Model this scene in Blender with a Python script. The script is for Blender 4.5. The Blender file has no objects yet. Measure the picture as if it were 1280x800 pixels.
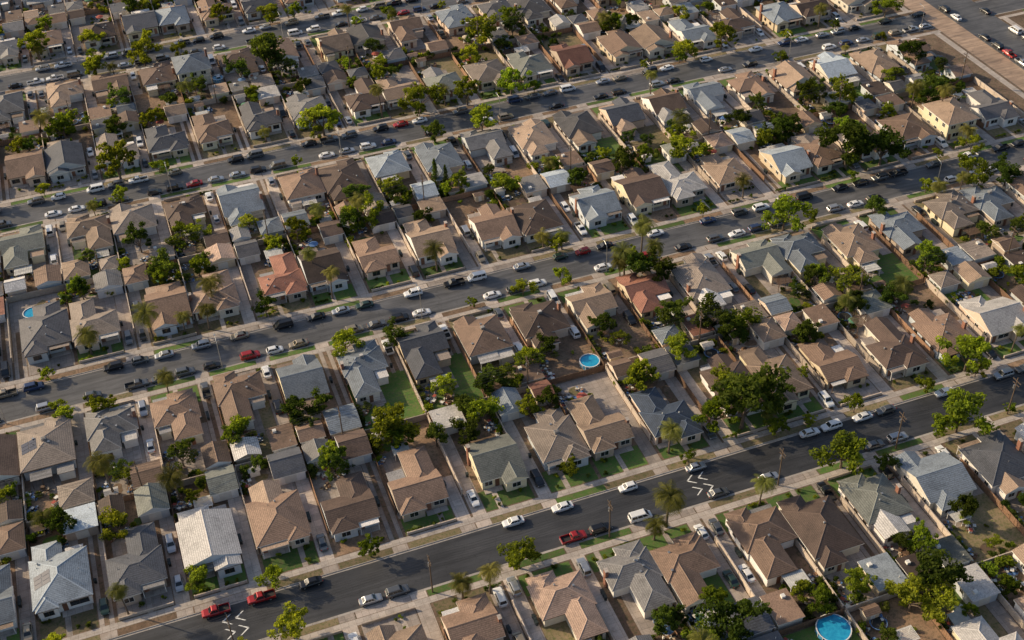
import bpy, math, random
import numpy as np
from mathutils import Vector, Matrix

SC = bpy.context.scene
COL = bpy.context.collection
# ------------------------------------------------------------------ camera data
H=200.0; F=1575.0; TH=math.radians(39.7); RHO=math.radians(2.2); AL=math.radians(18.8)
def proj(X,Y,z=0):
    r=X*math.cos(AL)-Y*math.sin(AL); w=X*math.sin(AL)+Y*math.cos(AL); d=H-z
    dep=w*math.cos(TH)+d*math.sin(TH)
    if dep<=1: return (-9999,-9999)
    v=F*(d*math.cos(TH)-w*math.sin(TH))/dep; u=F*r/dep
    return (640+u*math.cos(RHO)+v*math.sin(RHO), 400-u*math.sin(RHO)+v*math.cos(RHO))
def near_view(X,Y,m=150):
    p=proj(X,Y,2); return -m<p[0]<1280+m and -m*0.6<p[1]<800+m

# ------------------------------------------------------------------ materials
def newmat(name):
    m=bpy.data.materials.new(name); m.use_nodes=True
    nt=m.node_tree; b=nt.nodes['Principled BSDF']; return m,nt,b
def N(nt,t,**kw):
    n=nt.nodes.new(t)
    for k,v in kw.items(): setattr(n,k,v)
    return n
def noise(nt,vec,scale,detail=3,rough=.6):
    n=N(nt,'ShaderNodeTexNoise'); n.inputs['Scale'].default_value=scale; n.inputs['Detail'].default_value=min(detail,3)
    n.inputs['Roughness'].default_value=rough; nt.links.new(vec,n.inputs['Vector']); return n.outputs['Fac']
def maprange(nt,src,a,b,c,d):
    n=N(nt,'ShaderNodeMapRange'); nt.links.new(src,n.inputs[0])
    for i,v in zip((1,2,3,4),(a,b,c,d)): n.inputs[i].default_value=v
    return n.outputs[0]
def math2(nt,op,a,b):
    n=N(nt,'ShaderNodeMath',operation=op)
    for i,x in enumerate((a,b)):
        if isinstance(x,(int,float)): n.inputs[i].default_value=x
        else: nt.links.new(x,n.inputs[i])
    return n.outputs[0]
def mixc(nt,fac,a,b,mode='MIX'):
    n=N(nt,'ShaderNodeMix',data_type='RGBA',blend_type=mode)
    if isinstance(fac,(int,float)): n.inputs[0].default_value=fac
    else: nt.links.new(fac,n.inputs[0])
    for i,x in ((6,a),(7,b)):
        if isinstance(x,tuple): n.inputs[i].default_value=(*x,1)
        else: nt.links.new(x,n.inputs[i])
    return n.outputs[2]
def scalec(nt,col,fac):
    n=N(nt,'ShaderNodeVectorMath',operation='SCALE')
    if isinstance(col,tuple): n.inputs[0].default_value=col
    else: nt.links.new(col,n.inputs[0])
    nt.links.new(fac,n.inputs['Scale']); return n.outputs[0]
def bump(nt,b,h,strength,dist=.05):
    n=N(nt,'ShaderNodeBump'); n.inputs['Strength'].default_value=strength; n.inputs['Distance'].default_value=dist
    nt.links.new(h,n.inputs['Height']); nt.links.new(n.outputs[0],b.inputs['Normal'])
def pos(nt): return N(nt,'ShaderNodeNewGeometry').outputs['Position']
def orand(nt): return N(nt,'ShaderNodeObjectInfo').outputs['Random']

def roof_mat(name,c,shingle=True,rough=.78):
    m,nt,b=newmat(name); p=pos(nt)
    n1=noise(nt,p,.35,2); n2=noise(nt,p,3.4,3,.75)
    f=math2(nt,'MULTIPLY',maprange(nt,n1,.3,.7,.76,1.24),maprange(nt,n2,.25,.75,.5,1.5))
    f=math2(nt,'MULTIPLY',f,maprange(nt,orand(nt),0,1,.62,1.35))
    if shingle:
        w=N(nt,'ShaderNodeTexWave',wave_type='BANDS',bands_direction='Z'); w.inputs['Scale'].default_value=2.2
        w.inputs['Distortion'].default_value=.6; w.inputs['Detail'].default_value=1; nt.links.new(p,w.inputs['Vector'])
        f=math2(nt,'MULTIPLY',f,maprange(nt,w.outputs['Fac'],0,1,.76,1.14))
    stain=mixc(nt,maprange(nt,n1,.5,.75,0,.45),scalec(nt,c,f),(c[0]*.5+.035,c[1]*.5+.027,c[2]*.5+.02))
    nt.links.new(stain,b.inputs['Base Color']); b.inputs['Roughness'].default_value=rough
    return m
def plain(name,c,rough=.7,var=.12,sc=1.5,metal=0,obj=.0):
    m,nt,b=newmat(name); p=pos(nt); n1=noise(nt,p,sc,3,.65)
    f=maprange(nt,n1,.25,.75,1-var,1+var)
    if obj: f=math2(nt,'MULTIPLY',f,maprange(nt,orand(nt),0,1,1-obj,1+obj))
    nt.links.new(scalec(nt,c,f),b.inputs['Base Color']); b.inputs['Roughness'].default_value=rough; b.inputs['Metallic'].default_value=metal
    return m
RC={'brown':(.215,.14,.1),'tan':(.32,.228,.165),'dkbrown':(.1,.066,.052),'graytan':(.27,.22,.185),'gray':(.22,.212,.21),
 'ltgray':(.47,.45,.435),'bluegray':(.185,.215,.25),'ltblue':(.36,.41,.46),'slate':(.07,.075,.09),'navy':(.05,.074,.12),
 'green':(.185,.195,.175),'red':(.24,.105,.072),'pinktan':(.4,.275,.21),'white':(.65,.62,.59),'char':(.095,.093,.1)}
ROOF={k:roof_mat('roof_shingle_'+k,v) for k,v in RC.items()}
RIDGE={k:plain('ridge_cap_'+k,tuple(min(.7,x*1.1+.012) for x in v),.85,.25,3) for k,v in RC.items()}
WALL=[plain('stucco_%d'%i,c,.9,.1,1.2) for i,c in enumerate([(.64,.59,.5),(.74,.72,.68),(.58,.48,.34),(.47,.49,.5),(.66,.52,.41),(.52,.56,.6),(.7,.62,.43),(.42,.34,.27),(.76,.73,.7)])]
TRIM=plain('white_trim',(.72,.7,.66),.6,.08)
TRIMD=plain('brown_trim',(.13,.08,.05),.6,.15)
DOORC=plain('door_paint',(.22,.1,.06),.5,.15,1.5,0,.5)
GARD=plain('garage_door_paint',(.62,.59,.53),.6,.06)
METAL=plain('galvanised_metal',(.4,.4,.4),.4,.15,2,.7)
BRICK=plain('chimney_brick',(.26,.12,.08),.9,.3,5)
def glass_mat():
    m,nt,b=newmat('window_glass'); b.inputs['Base Color'].default_value=(.02,.025,.03,1); b.inputs['Roughness'].default_value=.08
    b.inputs['Specular IOR Level'].default_value=.7; return m
GLASS=glass_mat()
SOLAR=plain('solar_cell',(.012,.018,.045),.15,.2,2)
def conc_mat(name,c,joint=1.5,vary=.16):
    m,nt,b=newmat(name); p=pos(nt)
    n1=noise(nt,p,.4,3,.65); n2=noise(nt,p,5,3,.7)
    f=math2(nt,'MULTIPLY',maprange(nt,n1,.3,.7,.7,1.2),maprange(nt,n2,.25,.75,.8,1.2))
    f=math2(nt,'MULTIPLY',f,maprange(nt,orand(nt),0,1,1-vary,1+vary))
    br=N(nt,'ShaderNodeTexBrick'); nt.links.new(p,br.inputs['Vector']); br.offset=0
    br.inputs['Scale'].default_value=1; br.inputs['Brick Width'].default_value=joint; br.inputs['Row Height'].default_value=joint; br.inputs['Mortar Size'].default_value=.03
    br.inputs['Color1'].default_value=(1,1,1,1); br.inputs['Color2'].default_value=(.78,.78,.78,1); br.inputs['Mortar'].default_value=(.5,.48,.45,1)
    col=mixc(nt,1.0,scalec(nt,c,f),br.outputs['Color'],'MULTIPLY')
    col=mixc(nt,maprange(nt,n1,.52,.72,0,.6),col,(c[0]*.48,c[1]*.44,c[2]*.4))
    nt.links.new(col,b.inputs['Base Color']); b.inputs['Roughness'].default_value=.8; return m
CONC=conc_mat('concrete_drive',(.49,.42,.37),1.8,.33)
CONC2=conc_mat('concrete_patio',(.39,.335,.3),1.4,.32)
SIDE=conc_mat('concrete_sidewalk',(.5,.44,.395),1.5,.03)
KERB=conc_mat('concrete_kerb',(.42,.385,.355),2.5,.0)
def ground_mat(name,a,bb,cc,s=1.0):
    m,nt,b=newmat(name); p=pos(nt)
    n1=noise(nt,p,.25*s,3,.65); n2=noise(nt,p,1.6*s,3,.75); n3=noise(nt,p,8*s,2,.7)
    col=mixc(nt,maprange(nt,n1,.4,.62,0,1),a,bb); col=mixc(nt,maprange(nt,n2,.48,.64,0,.9),col,cc)
    f=math2(nt,'MULTIPLY',maprange(nt,n3,.25,.75,.6,1.4),maprange(nt,orand(nt),0,1,.7,1.3))
    nt.links.new(scalec(nt,col,f),b.inputs['Base Color']); b.inputs['Roughness'].default_value=.95
    return m
DIRT=ground_mat('bare_soil',(.2,.125,.08),(.28,.185,.12),(.12,.09,.055))
YARDB=ground_mat('yard_soil',(.135,.086,.06),(.19,.13,.09),(.07,.065,.032))
DRY=ground_mat('dry_grass',(.17,.135,.07),(.22,.165,.1),(.085,.1,.032))
LAWN=ground_mat('green_lawn',(.055,.12,.02),(.085,.15,.028),(.12,.12,.045),.8)
EARTH=ground_mat('far_ground',(.16,.13,.1),(.2,.16,.12),(.09,.085,.05),.1)
def asphalt(name,c,dark=.6):
    m,nt,b=newmat(name); p=pos(nt)
    mp=N(nt,'ShaderNodeMapping'); mp.inputs['Scale'].default_value=(.12,1,1); nt.links.new(p,mp.inputs['Vector'])
    n1=noise(nt,mp.outputs[0],.8,3,.6); n2=noise(nt,p,6,2,.7); n3=noise(nt,p,.09,3)
    f=math2(nt,'MULTIPLY',maprange(nt,n1,.3,.7,.62,1.38),maprange(nt,n2,.25,.75,.8,1.2))
    f=math2(nt,'MULTIPLY',f,maprange(nt,n3,.35,.65,.8,1.2))
    v=N(nt,'ShaderNodeTexVoronoi',feature='DISTANCE_TO_EDGE'); v.inputs['Scale'].default_value=.16; 
    mx=N(nt,'ShaderNodeVectorMath',operation='ADD'); nt.links.new(p,mx.inputs[0])
    nn=N(nt,'ShaderNodeTexNoise'); nn.inputs['Scale'].default_value=.5; nt.links.new(p,nn.inputs['Vector'])
    sc=N(nt,'ShaderNodeVectorMath',operation='SCALE'); nt.links.new(nn.outputs['Color'],sc.inputs[0]); sc.inputs['Scale'].default_value=4
    nt.links.new(sc.outputs[0],mx.inputs[1]); nt.links.new(mx.outputs[0],v.inputs['Vector'])
    cr=maprange(nt,v.outputs['Distance'],0,.012,dark,1)
    f=math2(nt,'MULTIPLY',f,cr)
    nt.links.new(scalec(nt,c,f),b.inputs['Base Color']); b.inputs['Roughness'].default_value=.55; b.inputs['Specular IOR Level'].default_value=.5
    return m
ASPH_D=asphalt('asphalt_new',(.04,.041,.045)); ASPH=asphalt('asphalt_old',(.09,.09,.094)); ASPH_PB=asphalt('asphalt_pale_brown',(.36,.255,.18))  # last one is a paler brown than the other asphalts
PAINTW=plain('road_paint_white',(.7,.7,.68),.7,.2,3)
RUB=plain('rubber',(.02,.02,.02),.8)
WOODF=plain('fence_wood',(.24,.14,.085),.9,.3,3,0,.45)
BLOCKW=plain('block_wall',(.48,.4,.33),.9,.2,2,0,.3)
POLE=plain('pole_wood',(.11,.075,.05),.9,.2,3)
WIRE=plain('wire',(.03,.03,.03),.6)
WATER,_nt,_b=newmat('pool_water'); _b.inputs['Base Color'].default_value=(.02,.3,.5,1); _b.inputs['Roughness'].default_value=.1
_p=pos(_nt); _n=noise(_nt,_p,1.5,3); _nt.links.new(mixc(_nt,maprange(_nt,_n,.3,.7,0,1),(.015,.25,.48),(.03,.38,.6)),_b.inputs['Base Color']); bump(_nt,_b,_n,.15,.05)
POOLW=plain('pool_wall_blue',(.08,.3,.5),.5)
def foliage(name,dark,light,tr):
    m,nt,b=newmat(name); nt.nodes.remove(b); out=nt.nodes['Material Output']
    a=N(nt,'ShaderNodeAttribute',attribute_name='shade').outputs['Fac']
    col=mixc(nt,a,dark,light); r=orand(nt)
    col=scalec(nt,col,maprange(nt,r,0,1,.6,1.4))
    hs=N(nt,'ShaderNodeHueSaturation'); nt.links.new(col,hs.inputs['Color']); nt.links.new(maprange(nt,math2(nt,'FRACT',math2(nt,'MULTIPLY',r,7.3),0),0,1,.48,.52),hs.inputs['Hue'])
    d=N(nt,'ShaderNodeBsdfDiffuse'); nt.links.new(hs.outputs[0],d.inputs['Color'])
    t=N(nt,'ShaderNodeBsdfTranslucent'); nt.links.new(mixc(nt,1.0,hs.outputs[0],tr,'MULTIPLY'),t.inputs['Color'])
    mx=N(nt,'ShaderNodeMixShader'); mx.inputs[0].default_value=.45
    nt.links.new(d.outputs[0],mx.inputs[1]); nt.links.new(t.outputs[0],mx.inputs[2]); nt.links.new(mx.outputs[0],out.inputs['Surface']); return m
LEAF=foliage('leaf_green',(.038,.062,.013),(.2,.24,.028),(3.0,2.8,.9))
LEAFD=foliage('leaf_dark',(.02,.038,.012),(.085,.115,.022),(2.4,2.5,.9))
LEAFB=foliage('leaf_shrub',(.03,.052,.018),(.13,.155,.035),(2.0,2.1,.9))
PALML=foliage('palm_leaf',(.08,.09,.025),(.22,.22,.06),(2.2,2.0,.9))
BARK=plain('bark',(.12,.09,.065),.95,.3,4)
def car_paint(name,c,metal=.3):
    m,nt,b=newmat(name); b.inputs['Base Color'].default_value=(*c,1); b.inputs['Roughness'].default_value=.28; b.inputs['Metallic'].default_value=metal
    b.inputs['Coat Weight'].default_value=.6; b.inputs['Coat Roughness'].default_value=.06; return m
PAINTS={'white':car_paint('car_paint_white',(.72,.72,.72),0),'silver':car_paint('car_paint_silver',(.42,.43,.45),.6),'gray':car_paint('car_paint_gray',(.14,.145,.15),.5),
 'black':car_paint('car_paint_black',(.015,.015,.018)),'red':car_paint('car_paint_red',(.38,.02,.02)),'blue':car_paint('car_paint_blue',(.03,.05,.12)),
 'tan':car_paint('car_paint_tan',(.3,.25,.18),.4),'dkgreen':car_paint('car_paint_green',(.03,.06,.045))}
HEADL=plain('headlight',(.7,.7,.7),.15,.02); TAILL=plain('taillight',(.4,.01,.01),.3,.02)
CLOTH=[plain('cloth_%d'%i,c,.9,.15) for i,c in enumerate([(.6,.58,.52),(.1,.2,.4),(.35,.08,.06),(.5,.42,.3),(.08,.2,.12)])]

# ------------------------------------------------------------------ mesh builder
class MB:
    def __init__(s): s.v=[];s.f=[];s.m=[]
    def face(s,pts,mat):
        i=len(s.v); s.v.extend([tuple(p) for p in pts]); s.f.append(tuple(range(i,i+len(pts)))); s.m.append(mat)
    def box(s,x0,y0,z0,x1,y1,z1,mat,top=None):
        if x0>x1:x0,x1=x1,x0
        if y0>y1:y0,y1=y1,y0
        i=len(s.v); s.v.extend([(x0,y0,z0),(x1,y0,z0),(x1,y1,z0),(x0,y1,z0),(x0,y0,z1),(x1,y0,z1),(x1,y1,z1),(x0,y1,z1)])
        for q in ((0,3,2,1),(4,5,6,7),(0,1,5,4),(1,2,6,5),(2,3,7,6),(3,0,4,7)): s.f.append(tuple(i+a for a in q)); s.m.append(mat)
        if top is not None: s.m[-5]=top
    def cyl(s,cx,cy,z0,z1,r0,r1,n,mat,axis='z'):
        i=len(s.v)
        for z,r in ((z0,r0),(z1,r1)):
            for k in range(n):
                a=2*math.pi*k/n; p=(cx+r*math.cos(a),cy+r*math.sin(a),z)
                if axis=='y': p=(cx+r*math.cos(a),z,cy+r*math.sin(a))
                s.v.append(p)
        for k in range(n): 
            q=(i+k,i+(k+1)%n,i+n+(k+1)%n,i+n+k); s.f.append(q if axis=='z' else q[::-1]); s.m.append(mat)
        s.f.append(tuple(i+n+k for k in range(n))); s.m.append(mat); s.f.append(tuple(i+n-1-k for k in range(n))); s.m.append(mat)
    def tube(s,pts,rads,n,mat):
        i=len(s.v); P=[Vector(p) for p in pts]
        for j,p in enumerate(P):
            d=(P[min(j+1,len(P)-1)]-P[max(j-1,0)]).normalized(); a=d.orthogonal().normalized(); b=d.cross(a)
            if j: a=(pa-d*pa.dot(d)).normalized(); b=d.cross(a)
            pa=a
            for k in range(n):
                t=2*math.pi*k/n; s.v.append(tuple(p+(a*math.cos(t)+b*math.sin(t))*rads[j]))
        for j in range(len(P)-1):
            for k in range(n): s.f.append((i+j*n+k,i+j*n+(k+1)%n,i+(j+1)*n+(k+1)%n,i+(j+1)*n+k)); s.m.append(mat)
        s.f.append(tuple(i+(len(P)-1)*n+k for k in range(n))); s.m.append(mat)
    def cap(s,p,q,mat,w=.14):
        p=Vector(p);q=Vector(q); d=q-p; n=Vector((-d.y,d.x,0))
        if n.length<1e-4: return
        n.normalize(); up=Vector((0,0,.055)); dn=Vector((0,0,-.025))
        s.face([p+up,p-n*w+dn,q-n*w+dn,q+up],mat); s.face([p+up,q+up,q+n*w+dn,p+n*w+dn],mat)
    def hip(s,x0,y0,x1,y1,z,pt,ov,roof,ridge,trim,th=.2):
        x0-=ov;y0-=ov;x1+=ov;y1+=ov; zt=z+th; w=x1-x0;d=y1-y0
        A,B,C,D=(x0,y0,zt),(x1,y0,zt),(x1,y1,zt),(x0,y1,zt)
        if w>=d: h=d/2*pt; R1=(x0+d/2,(y0+y1)/2,zt+h);R2=(x1-d/2+.001,(y0+y1)/2,zt+h); s.face([A,B,R2,R1],roof);s.face([B,C,R2],roof);s.face([C,D,R1,R2],roof);s.face([D,A,R1],roof); e=[(A,R1),(D,R1),(B,R2),(C,R2),(R1,R2)]
        else: h=w/2*pt; R1=((x0+x1)/2,y0+w/2,zt+h);R2=((x0+x1)/2,y1-w/2,zt+h); s.face([A,B,R1],roof);s.face([B,C,R2,R1],roof);s.face([C,D,R2],roof);s.face([D,A,R1,R2],roof); e=[(A,R1),(B,R1),(C,R2),(D,R2),(R1,R2)]
        if ridge is not None:
            for a,b in e: s.cap(a,b,ridge)
        s._fascia(x0,y0,x1,y1,z,zt,trim)
        return zt+h
    def _fascia(s,x0,y0,x1,y1,z,zt,trim):
        a,b,c,d=(x0,y0),(x1,y0),(x1,y1),(x0,y1)
        for p,q in ((a,b),(b,c),(c,d),(d,a)): s.face([(*p,z),(*q,z),(*q,zt),(*p,zt)],trim)
        s.face([(*d,z),(*c,z),(*b,z),(*a,z)],trim)
    def gable(s,x0,y0,x1,y1,z,pt,ov,axis,roof,ridge,trim,wall,th=.18):
        oe=.35
        if axis=='x': x0-=oe;x1+=oe;y0-=ov;y1+=ov
        else: x0-=ov;x1+=ov;y0-=oe;y1+=oe
        zt=z+th; A,B,C,D=(x0,y0,zt),(x1,y0,zt),(x1,y1,zt),(x0,y1,zt)
        if axis=='x':
            h=(y1-y0)/2*pt;m=(y0+y1)/2;R1=(x0,m,zt+h);R2=(x1,m,zt+h); s.face([A,B,R2,R1],roof);s.face([C,D,R1,R2],roof);s.face([D,A,R1],wall);s.face([B,C,R2],wall)
        else:
            h=(x1-x0)/2*pt;m=(x0+x1)/2;R1=(m,y0,zt+h);R2=(m,y1,zt+h); s.face([B,C,R2,R1],roof);s.face([D,A,R1,R2],roof);s.face([A,B,R1],wall);s.face([C,D,R2],wall)
        if ridge is not None: s.cap(R1,R2,ridge)
        s._fascia(x0,y0,x1,y1,z,zt,trim); return zt+h
    def win_y(s,t0,t1,z0,z1,y,dr,frame,glass,mull=True):
        s.box(t0-.09,y,z0-.09,t1+.09,y+dr*.05,z1+.09,frame); s.box(t0,y+dr*.051,z0,t1,y+dr*.07,z1,glass)
        if mull: s.box((t0+t1)/2-.03,y+dr*.071,z0,(t0+t1)/2+.03,y+dr*.09,z1,frame)
    def win_x(s,t0,t1,z0,z1,x,dr,frame,glass,mull=True):
        s.box(x,t0-.09,z0-.09,x+dr*.05,t1+.09,z1+.09,frame); s.box(x+dr*.051,t0,z0,x+dr*.07,t1,z1,glass)
        if mull: s.box(x+dr*.071,(t0+t1)/2-.03,z0,x+dr*.09,(t0+t1)/2+.03,z1,frame)
    def mesh(s,name,mats,sx=1,smooth=False):
        me=bpy.data.meshes.new(name)
        v=s.v; f=s.f
        if sx<0: v=[(-a,b,c) for a,b,c in v]; f=[q[::-1] for q in f]
        me.from_pydata(v,[],f); me.polygons.foreach_set('material_index',s.m)
        for m in mats: me.materials.append(m)
        if smooth: me.polygons.foreach_set('use_smooth',[True]*len(f))
        me.update(); return me
def add(name,me,loc=(0,0,0),rot=0,scale=1):
    o=bpy.data.objects.new(name,me); COL.objects.link(o); o.location=loc; o.rotation_euler=(0,0,rot)
    if scale!=1: o.scale=(scale,)*3 if not isinstance(scale,tuple) else scale
    return o

# ------------------------------------------------------------------ foliage
def leaves(centers,rads,n,size,seed,squash=.8,hz=None):
    r=np.random.RandomState(seed); C=np.repeat(np.array(centers),n,0); Rr=np.repeat(np.array(rads),n)
    M=len(C); d=r.normal(size=(M,3)); d/=np.linalg.norm(d,axis=1)[:,None]
    rad=Rr*(.35+.65*np.sqrt(r.rand(M))); P=C+d*rad[:,None]*np.array([1,1,squash])
    nrm=d*.7+r.normal(size=(M,3))*.6+np.array([0,0,.35]); nrm/=np.linalg.norm(nrm,axis=1)[:,None]
    a=np.cross(nrm,r.normal(size=(M,3))); a/=np.linalg.norm(a,axis=1)[:,None]; b=np.cross(nrm,a)
    sz=size*(.6+.8*r.rand(M))[:,None]
    V=np.stack([P-a*sz,P-b*sz*.6,P+a*sz,P+b*sz*.6],1).reshape(-1,3)
    cl=np.repeat(r.rand(len(centers)),n); sh=np.clip(.25+.45*cl+.35*d[:,2]+.15*r.normal(size=M),0,1)  # top light and underside shade put into leaf tone, plus random variation
    return V,sh
def plant_mesh(name,mb,V,sh,leafmat,bark=BARK):
    nv=len(mb.v); nf=len(mb.f); verts=np.array(mb.v).reshape(-1,3) if nv else np.zeros((0,3))
    allv=np.concatenate([verts,V]); k=len(V)//4
    faces=list(mb.f)+[(nv+4*i,nv+4*i+1,nv+4*i+2,nv+4*i+3) for i in range(k)]
    me=bpy.data.meshes.new(name); me.from_pydata(allv.tolist(),[],faces)
    me.materials.append(bark); me.materials.append(leafmat)
    me.polygons.foreach_set('material_index',[0]*nf+[1]*k)
    at=me.attributes.new('shade','FLOAT','FACE'); at.data.foreach_set('value',np.concatenate([np.full(nf,.3),sh]).astype(np.float32))
    me.update(); return me
def tree_mesh(seed,leafmat,R=4.0,Ht=8.0):
    r=random.Random(seed); mb=MB()
    th=Ht*.28; mb.tube([(0,0,-.1),(.05,0,th*.5),(r.uniform(-.2,.2),r.uniform(-.2,.2),th)],[.3,.22,.18],7,0)
    cs=[];rs=[]
    nb=r.choice([5,6,7,8])
    for i in range(nb):
        a=2*math.pi*i/nb+r.uniform(-.5,.5); L=R*r.uniform(.35,.92); z=th+(Ht-th)*r.uniform(.2,.85)
        e=(math.cos(a)*L,math.sin(a)*L,z); mb.tube([(0,0,th*.85),(e[0]*.5,e[1]*.5,th+(z-th)*.65),e],[.14,.09,.04],5,0)
        for j in range(int(36/nb)):
            cs.append((e[0]+r.gauss(0,R*.17),e[1]+r.gauss(0,R*.17),z+r.gauss(0,R*.16))); rs.append(R*r.uniform(.12,.27))
    for i in range(13):
        a=r.uniform(0,6.28); u=r.random()**.5*R*.55; cs.append((math.cos(a)*u,math.sin(a)*u,th+(Ht-th)*(.45+.42*math.sqrt(max(0,1-(u/R)**2))*r.uniform(.5,1.1)))); rs.append(R*r.uniform(.15,.28))
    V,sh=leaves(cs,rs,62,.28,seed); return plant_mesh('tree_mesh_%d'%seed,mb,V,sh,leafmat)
TREES=[tree_mesh(s,LEAF,4.0+.3*(s%3),7.2+.5*(s%4)) for s in range(7)]
TREESD=[tree_mesh(20+s,LEAFD,4.3,8.4) for s in range(5)]
def bush_mesh(seed,mat):
    r=random.Random(seed); mb=MB(); cs=[];rs=[]
    for i in range(4): 
        a=r.uniform(0,6.28); mb.tube([(0,0,-.05),(math.cos(a)*.3,math.sin(a)*.3,.6)],[.05,.02],4,0)
    for i in range(9):
        a=r.uniform(0,6.28);u=r.uniform(0,.75); cs.append((math.cos(a)*u,math.sin(a)*u,r.uniform(.4,1.2)*(1.1-u*.4))); rs.append(r.uniform(.3,.52))
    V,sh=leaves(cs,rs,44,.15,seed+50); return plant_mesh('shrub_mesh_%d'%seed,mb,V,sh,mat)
BUSH=[bush_mesh(s,LEAFB if s%2 else LEAF) for s in range(4)]+[bush_mesh(9,LEAFD)]
def hedge_mesh(seed,mat,L=5.0):
    r=random.Random(seed); mb=MB(); cs=[];rs=[]
    for i in range(int(L/.6)+1): mb.tube([(i*.6,0,-.05),(i*.6+.05,0,.8)],[.05,.02],4,0)
    for i in range(int(L*5)):
        cs.append((r.uniform(0,L),r.uniform(-.25,.25),r.uniform(.3,1.45))); rs.append(r.uniform(.3,.5))
    V,sh=leaves(cs,rs,42,.15,seed+90); return plant_mesh('hedge_mesh_%d'%seed,mb,V,sh,mat)
HEDGE=[hedge_mesh(1,LEAFB),hedge_mesh(2,LEAFD),hedge_mesh(3,LEAF)]
def cypress_mesh():
    r=random.Random(5);mb=MB();mb.tube([(0,0,-.1),(0,0,8)],[.2,.04],6,0);cs=[];rs=[]
    for i in range(40):
        z=.8+8.6*i/40; w=1.15*(1-(i/40)**2)*.75+.1; a=r.uniform(0,6.28); cs.append((math.cos(a)*w*.5,math.sin(a)*w*.5,z)); rs.append(w*.75+.15)
    V,sh=leaves(cs,rs,60,.16,77,1.2); return plant_mesh('cypress_mesh',mb,V,sh,LEAFD)
CYP=cypress_mesh()
def palm_mesh(seed,Ht,L=3.4,nf=30,lean=.5):
    r=random.Random(seed); mb=MB(); top=Vector((lean,lean*.4,Ht))
    mb.tube([(0,0,-.1),(lean*.2,0,Ht*.4),(lean*.6,lean*.2,Ht*.75),tuple(top)],[.3,.2,.18,.2],8,0)
    for k in range(8):
        z=Ht*k/8+.3; mb.cyl(lean*(k/8)**1.4,lean*.3*(k/8)**1.6,z,z+.08,.25,.25,8,0)
    V=[];sh=[]
    for i in range(nf):
        a=2*math.pi*i*.618+r.uniform(-.2,.2); el=r.uniform(-.15,1.15); d=Vector((math.cos(a),math.sin(a),0)); side=Vector((-d.y,d.x,0)); p=top.copy(); e=el
        ns=12; LL=L*r.uniform(.8,1.1); shd=r.uniform(.2,.9)
        for j in range(ns):
            q=p+(d*math.cos(e)+Vector((0,0,math.sin(e))))*LL/ns; e-=.14+.05*(1-abs(el))
            if j%2==0: mb.face([p+side*.03,p-side*.03,q],0)
            ll=.75*math.sin(math.pi*min(1,(j+1.5)/(ns+1)))+.12
            for sg in (1,-1):
                t=q+side*sg*ll+(q-p)*1.2+Vector((0,0,-ll*.45)); w=(q-p)*.7
                V+= [p,p+w,t+w*.35,t]; sh.append(min(1,max(0,shd+r.uniform(-.2,.2))))
            p=q
    return plant_mesh('palm_mesh_%d'%seed,mb,np.array([tuple(x) for x in V]),np.array(sh),PALML)
PALMS=[palm_mesh(1,8.0,3.7,36),palm_mesh(2,11,3.3,38,.8),palm_mesh(3,5.5,3.3,32,.3)]

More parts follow.
